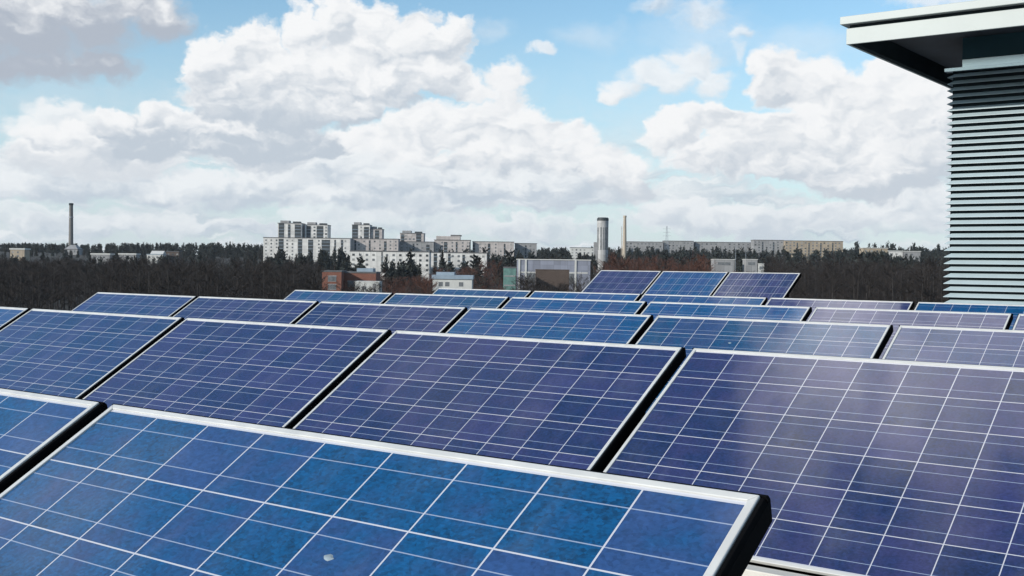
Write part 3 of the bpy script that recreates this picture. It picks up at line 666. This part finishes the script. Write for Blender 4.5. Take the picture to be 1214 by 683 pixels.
# smokestack with its boiler house
D = 1150; bs = base_under(84, D); tp = at(84, 241.5, D).z-bs.z
st = empty('smokestack', bs); tag(st, 'tall dark thin smokestack above the left woods', 'smokestack')
m_ = MB()
for k in range(8): m_.tube((0, 0, tp*k/8), (0, 0, tp*(k+1)/8), 2.35-.55*k/8, 2.35-.55*(k+1)/8, 16)
m_.build('shaft', MAT['chim'], st)
m_ = MB(); m_.tube((0, 0, tp-1.6), (0, 0, tp+.4), 2.15, 2.15, 16); m_.build('rim', MAT['dark'], st)
m_ = MB(); m_.tube((0, 0, tp*.72), (0, 0, tp*.72+.8), 2.35, 2.35, 16); m_.build('platform', MAT['steel'], st)
r0, wd, tp = block('boiler_house', 76, 92, 296, 1110, 14, 'grey_wall', 'grey boiler house with hipped roof at the foot of the smokestack', cat='building', win=(1.6, 2, 4), over=.2)
m_ = MB(); m_.hexa([(-wd*.5, 0, tp+.51), (wd*.5, 0, tp+.51), (wd*.5, 14, tp+.51), (-wd*.5, 14, tp+.51), (-wd*.18, 5, tp+4.6), (wd*.18, 5, tp+4.6), (wd*.18, 9, tp+4.6), (-wd*.18, 9, tp+4.6)]); m_.build('hipped_roof', MAT['grey_wall'], r0)
# round tower
D = 700; bs = base_under(714, D); tp = at(714, 259, D).z-bs.z
rt = empty('round_tower', bs, -HEAD); tag(rt, 'round pale tower with dark stripes and a dark cap above the trees', 'tower')
m_ = MB(); m_.tube((0, 0, 0), (0, 0, tp-1.5), 3.45, 3.45, 28); m_.build('shaft', MAT['tower_wall'], rt)
m_ = MB(); m_.tube((0, 0, tp-1.49), (0, 0, tp), 3.55, 3.55, 28); m_.tube((0, 0, tp+.01), (0, 0, tp+.5), 3.3, 3.0, 28); m_.build('cap', MAT['recess'], rt)
for a, hw in ((-112, .12), (-60, .25), (-32, .14), (-88, .05), (-150, .2)):
    m_ = MB(); n = 5
    for k in range(n):
        t0, t1 = R(a)-hw+2*hw*k/n, R(a)-hw+2*hw*(k+1)/n; ra, rb = 3.40, 3.56
        z0, z1 = tp*.50, tp-5.5
        m_.hexa([(ra*math.cos(t0), ra*math.sin(t0), z0), (rb*math.cos(t0), rb*math.sin(t0), z0), (rb*math.cos(t1), rb*math.sin(t1), z0), (ra*math.cos(t1), ra*math.sin(t1), z0),
                 (ra*math.cos(t0), ra*math.sin(t0), z1), (rb*math.cos(t0), rb*math.sin(t0), z1), (rb*math.cos(t1), rb*math.sin(t1), z1), (ra*math.cos(t1), ra*math.sin(t1), z1)])
    m_.build('window_strip', MAT['glass'], rt)
m_ = MB(); m_.box(-5.2, -3.0, -2, 3, 0, tp*.62); m_.build('annex', MAT['grey_wall'], rt)
# cream chimney and masts
D = 900; bs = base_under(740, D); tp = at(740, 256, D).z-bs.z
ch = empty('cream_chimney', bs); tag(ch, 'slim cream chimney right of the round tower', 'chimney')
m_ = MB(); m_.tube((0, 0, 0), (0, 0, tp*.6), 1.9, 1.5, 14); m_.tube((0, 0, tp*.6), (0, 0, tp), 1.5, 1.1, 14); m_.build('shaft', MAT['chim2'], ch)
m_ = MB(); m_.tube((0, 0, tp-1.2), (0, 0, tp+.2), 1.35, 1.35, 14); m_.build('rim', MAT['chim2'], ch)
def pole(x, ytop, D, rad, label, mat='chim2'):
    bs = base_under(x, D); tp = at(x, ytop, D).z-bs.z
    m_ = MB(); m_.tube((0, 0, 0), (0, 0, tp), rad, rad*.55, 8); m_.tube((0, 0, tp*.93), (0, 0, tp*.94), rad*1.5, rad*1.5, 8)
    tag(m_.build('mast', MAT[mat], loc=bs), label, 'mast')
pole(736.5, 268, 880, .3, 'thin pale pole in front of the cream chimney'); pole(872, 291, 520, .13, 'thin grey pole above the pale sheds', 'steel')
pole(884, 293, 540, .13, 'second thin grey pole right of the first above the sheds', 'steel')
def lattice(x, ytop, D, label):
    bs = base_under(x, D); tp = at(x, ytop, D).z-bs.z
    root = empty('lattice_mast', bs); tag(root, label, 'mast')
    legs = MB(); n = 12
    c = lambda k, s: (s[0]*(2.2-1.9*k/n), s[1]*(2.2-1.9*k/n), tp*k/n)
    S = ((1, 1), (-1, 1), (-1, -1), (1, -1))
    for k in range(n):
        for i in range(4):
            legs.tube(c(k, S[i]), c(k+1, S[i]), .10, .09, 5); legs.tube(c(k, S[i]), c(k+1, S[(i+1) % 4]), .05, .05, 4)
    legs.build('tower', MAT['steel'], root)
    for f_ in (.72, .82, .92):
        a = MB(); a.tube((-5.5*(1.25-f_*.5), 0, tp*f_), (5.5*(1.25-f_*.5), 0, tp*f_), .12, .12, 5); a.build('cross_arm', MAT['steel'], root)
lattice(790, 268, 1180, 'faint steel lattice mast above the reddish trees')

# ------------------------------------------------------------------ trees
def bare_tree(h, seed, spread=.20, limbs=17, tw=9, red=False):
    """(trunk mesh data, crown mesh data): tapered trunk with limbs, twigs as slender blades"""
    q = random.Random(seed); t, c = MB(), MB()
    pts = [Vector((0, 0, 0))]
    for k in range(1, 6): pts.append(Vector((q.uniform(-.02, .02)*h*k/5, q.uniform(-.02, .02)*h*k/5, h*.92*k/5)))
    r0 = h*.0095
    for k in range(5): t.tube(pts[k], pts[k+1], r0*(1-.17*k), r0*(1-.17*(k+1)), 5)
    def blade(m_, a, d_, L, wd):
        side = d_.cross(Vector((q.uniform(-1, 1), q.uniform(-1, 1), q.uniform(-1, 1)))).normalized()*wd
        e = a + d_*L; m_.face([a-side, a+side, e+side*.15, e-side*.15])
        return e
    for k in range(limbs):
        f_ = q.uniform(.28, .97); a = pts[0].lerp(pts[5], f_); ang = q.uniform(0, 6.283)
        up = q.uniform(.45, 1.3); d_ = Vector((math.cos(ang), math.sin(ang), up)).normalized()
        L = h*spread*(1.35-f_)*q.uniform(.7, 1.25)
        e = a + d_*L
        c.tube(a, e, r0*.42*(1.2-f_), r0*.12, 3)
        for j in range(tw):
            g_ = q.uniform(.25, 1); s0 = a.lerp(e, g_)
            d2 = (d_ + Vector((q.uniform(-1, 1), q.uniform(-1, 1), q.uniform(-.3, 1)))*.8).normalized()
            e2 = blade(c, s0, d2, h*q.uniform(.05, .11), h*.0021)
            for _ in range(2):
                d3 = (d2 + Vector((q.uniform(-1, 1), q.uniform(-1, 1), q.uniform(-.4, .8)))*.8).normalized()
                blade(c, s0.lerp(e2, q.uniform(.4, 1)), d3, h*q.uniform(.03, .06), h*.0015)
    return t, c
def conifer(h, seed, pine=False):
    q = random.Random(seed); t, c = MB(), MB()
    t.tube((0, 0, 0), (0, 0, h*.95), h*.013, h*.003, 5)
    tiers = 15 if not pine else 9
    for k in range(tiers):
        f_ = (k+.5)/tiers
        if pine: z = h*(.52+.46*f_); rad = h*.16*(1-.75*abs(f_-.35))*q.uniform(.6, 1.2)
        else: z = h*(.10+.88*f_); rad = h*.17*(1-f_)**.85*q.uniform(.75, 1.2)+.12
        nb = int(9-4*f_)+2
        for j in range(nb):
            a = q.uniform(0, 6.283); L = rad*q.uniform(.6, 1.15)
            tip = Vector((math.cos(a)*L, math.sin(a)*L, z - (0 if pine else L*.35) + q.uniform(-.2, .25)))
            root_ = Vector((0, 0, z + (0 if pine else L*.15)))
            sd = Vector((-math.sin(a), math.cos(a), 0))*L*q.uniform(.22, .40)
            mid = root_.lerp(tip, .55); dr = Vector((0, 0, -L*q.uniform(.12, .3)))
            c.face([root_, mid+sd+dr, tip]); c.face([root_, tip, mid-sd+dr]); c.face([root_.lerp(tip, .2), mid+dr*2.2+sd*.3, tip])
    return t, c
BV = [bare_tree(1.0, 11+s, *(((.20, 17, 9), (.17, 20, 8), (.24, 16, 9), (.15, 22, 7), (.22, 18, 9), (.19, 17, 10))[s])) for s in range(6)]
CV = [conifer(1.0, 41+s, s in (2, 5)) for s in range(6)]
def meshes(V, n, tm, cm): return [(t.mesh('trunk', tm), c.mesh('crown', cm)) for t, c in V]
BM = meshes(BV, 0, MAT['bark'], MAT['twig']); RM = meshes(BV, 0, MAT['bark'], MAT['rtwig']); CM = meshes(CV, 0, MAT['pbark'], MAT['needle'])
def arrays(mb):
    v = np.array(mb.v, np.float32); fl = np.array([i for f in mb.f for i in f], np.int32); ln = np.array([len(f) for f in mb.f], np.int32); return v, fl, ln
def plant(name, mset, x, y, h, rz, label, cat, group, wd=1.0):
    z = ground_z(x, y)-.3
    root = bpy.data.objects.new(name, None); COL.objects.link(root); root.location = (x, y, z); root.rotation_euler.z = rz; root.scale = (h*wd, h*wd, h); root.empty_display_size = .1
    tag(root, label, cat, group)
    for nm, me in zip(('trunk', 'crown'), mset):
        o = bpy.data.objects.new(nm, me); COL.objects.link(o); o.parent = root
def mass(name, spots, V, mats, label, cat):
    """a far wood that reads as one mass: one mesh"""
    A = [[arrays(m_) for m_ in pr_] for pr_ in V]
    vs, fs, ls, mi = [], [], [], []; off = 0
    for (x, y, h, rz, k, wd) in spots:
        z = ground_z(x, y)-.3; c, s = math.cos(rz), math.sin(rz)
        for j in (0, 1):
            v, fl, ln = A[k][j]; q = np.empty_like(v)
            q[:, 0] = (v[:, 0]*c-v[:, 1]*s)*h*wd+x; q[:, 1] = (v[:, 0]*s+v[:, 1]*c)*h*wd+y; q[:, 2] = v[:, 2]*h+z
            vs.append(q); fs.append(fl+off); ls.append(ln); mi.append(np.full(len(ln), j, np.int32)); off += len(v)
    v = np.concatenate(vs); f = np.concatenate(fs); l = np.concatenate(ls); m_ = np.concatenate(mi)
    me = bpy.data.meshes.new(name); me.vertices.add(len(v)); me.vertices.foreach_set('co', v.ravel())
    me.loops.add(len(f)); me.loops.foreach_set('vertex_index', f); me.polygons.add(len(l))
    me.polygons.foreach_set('loop_start', np.concatenate([[0], np.cumsum(l)[:-1]]).astype(np.int32))
    for q in mats: me.materials.append(q)
    me.polygons.foreach_set('material_index', m_); me.update(calc_edges=True); me.validate()
    o = bpy.data.objects.new(name, me); COL.objects.link(o); tag(o, label, cat, kind='stuff'); return o
# keep clear of the buildings: what stands in front of them must stay lower than their roofs
CLEAR = [(378, 452, 300, 385), (505, 566, 320, 375), (592, 706, 398, 470), (842, 910, 450, 535), (1020, 1094, 800, 840), (172, 214, 860, 910), (10, 32, 880, 925), (106, 164, 880, 925)]
def px(x, D): q = at(x, 314, D); return q.x, q.y
def top_limit(x, D):
    """highest row of the photograph a tree at bearing x and distance D may reach"""
    if D < 560:
        if x < 300: return 304
        if x < 380: return 306
        if x < 455: return 331 if D < 330 else 318
        if x < 512: return 326
        if x < 566: return 343 if D < 345 else 316
        if x < 612: return 338 if D < 400 else 306
        if x < 712: return (334 if 634 < x < 676 else 322) if D < 425 else 316
        if x < 842: return 296
        if x < 910: return 320 if D < 505 else 300
        return 298.5 if not 1020 < x < 1094 else (299.5 if x < 1053 else 305)
    if D < 1150:
        if x < 5: return 299
        if x < 312: return 304.5 if D < 910 else 296
        if x < 640: return 303 if D > 700 else 312
        if x < 712: return 300
        if x < 1010: return 297
        if x < 1094: return (298.5 if x < 1053 else 306) if D < 830 else 291
        return 291
    if x < 312: return 288.5
    if x < 640: return 296
    if x < 720: return 294
    if x < 1005: return 293
    return 287
def blocked(x, D): return any(a < x < b_ and d0 < D < d1 for a, b_, d0, d1 in CLEAR)
def spot(x, D, hmin, hmax):
    X, Y = px(x, D); lim = at(x, top_limit(x, D), D).z - ground_z(X, Y)
    h = min(rng.uniform(hmin, hmax), lim*(1.04-.34*rng.random()**1.4))
    return X, Y, h
near, rest, redn = [], [], []
for _ in range(2600):
    x = rng.uniform(-130, 1340); D = 205+rng.random()**.8*330
    if blocked(x, D): continue
    X, Y, h = spot(x, D, 13, 20)
    if h < 6: continue
    e = (X, Y, h, rng.uniform(0, 6.283), rng.randrange(6), rng.uniform(.9, 1.5))
    red = (715 < x < 850 and rng.random() < .85) or (448 < x < 600 and rng.random() < .7) or (850 < x < 900 and rng.random() < .3)
    (redn if red else rest).append((D, x, e))
rest.sort(); redn.sort()
in_view = [q for q in rest if -25 < q[1] < 1130]
near = in_view[:300]; nid = set(id(q) for q in near); rest = [q for q in rest if id(q) not in nid]
for D, x, (X, Y, h, rz, k, wd) in near:
    side = 'left woods behind the panel rows' if x < 400 else ('right woods beside the louvred wall' if x > 900 else 'scrub between the town buildings')
    plant('bare_tree', BM[k], X, Y, h, rz, f'bare dark leafless tree in the {side}', 'tree', f'bare trees of the {side}', wd)
for D, x, (X, Y, h, rz, k, wd) in redn[:140]:
    side = 'below the cream chimney' if x > 650 else 'between the brick building and the long hall'
    plant('reddish_tree', RM[k], X, Y, h, rz, f'bare reddish brown tree {side}', 'tree', f'reddish bare trees {side}', wd)
mass('bare_woodland', [q[2] for q in rest], BV, (MAT['bark'], MAT['twig']), 'dense dark leafless wood behind the nearest trees', 'woodland')
if len(redn) > 140: mass('reddish_thicket', [q[2] for q in redn[140:]], BV, (MAT['bark'], MAT['rtwig']), 'reddish brown leafless thicket deeper in the scrub', 'thicket')
# conifers: single ones that stand out, then the far forest
con = []
for _ in range(190):                      # skyline trees
    x = rng.choice([rng.uniform(-10, 314)]*3+[rng.uniform(1000, 1125)]*2+[rng.uniform(640, 708), rng.uniform(740, 900)])
    D = rng.uniform(1170, 1330); X, Y, h = spot(x, D, 13, 24)
    if h > 6: con.append((x, D, X, Y, h))
for _ in range(150):                      # spruces in front of the white blocks
    x = rng.uniform(316, 640); D = rng.uniform(590, 930); X, Y = px(x, D)
    lim = at(x, rng.uniform(300, 314) if D < 700 else rng.uniform(294, 308), D).z-ground_z(X, Y); h = min(rng.uniform(9, 19), lim)
    if h > 6 and not (413 < x < 580 and 685 < D < 730): con.append((x, D, X, Y, h))
for _ in range(60):
    x = rng.uniform(1015, 1097); D = rng.uniform(600, 790); X, Y = px(x, D); con.append((x, D, X, Y, (at(x, top_limit(x, D), D).z-ground_z(X, Y))*rng.uniform(.85, 1.03)))
con = con[-300:]
for x, D, X, Y, h in con:
    if x > 1010 and D < 800: lab, grp = 'dark conifer at the foot of the right hand houses', 'conifers below the right hand houses'
    elif D > 1100: lab, grp = ('dark conifer on the left skyline', 'conifers on the left skyline') if x < 400 else ('dark conifer on the right skyline', 'conifers on the right skyline')
    else: lab, grp = 'dark spruce in front of the white apartment blocks', 'spruces in front of the apartment blocks'
    plant('conifer', CM[rng.randrange(6)], X, Y, h, rng.uniform(0, 6.28), lab, 'tree', grp, rng.uniform(.9, 1.4))
far, farb = [], []
for _ in range(3300):
    x = rng.uniform(-120, 1330); D = 560+rng.random()**.75*900
    if blocked(x, D) or (310 < x < 640 and 950 < D < 1035) or (410 < x < 580 and 685 < D < 735): continue
    X, Y, h = spot(x, D, 9, 17)
    if h < 5: continue
    (farb if D < 1050 and rng.random() < .5 else far).append((X, Y, h, rng.uniform(0, 6.28), rng.randrange(6), rng.uniform(1.0, 1.6)))
mass('far_forest', far, CV, (MAT['pbark'], MAT['needle']), 'dark conifer forest covering the far slope and ridge', 'forest')
mass('far_bare_wood', farb, BV, (MAT['bark'], MAT['twig']), 'leafless dark wood mixed among the conifers of the slope', 'woodland')

# ------------------------------------------------------------------ the air between here and the ridge
hz = MB(); hz.box(-2600, 2600, -2600, 2600, -20, 112)
hm = bpy.data.materials.new('thin_haze'); hm.use_nodes = True; hn = hm.node_tree; hn.nodes.clear()
pv = hn.nodes.new('ShaderNodeVolumePrincipled'); pv.inputs['Color'].default_value = (.80, .86, .93, 1); pv.inputs['Density'].default_value = .00005; pv.inputs['Anisotropy'].default_value = .2
ho = hn.nodes.new('ShaderNodeOutputMaterial'); hn.links.new(pv.outputs[0], ho.inputs['Volume'])
tag(hz.build('haze', hm), 'thin pale haze over the town and woods', 'haze', kind='stuff')
sc.cycles.volume_bounces = 0
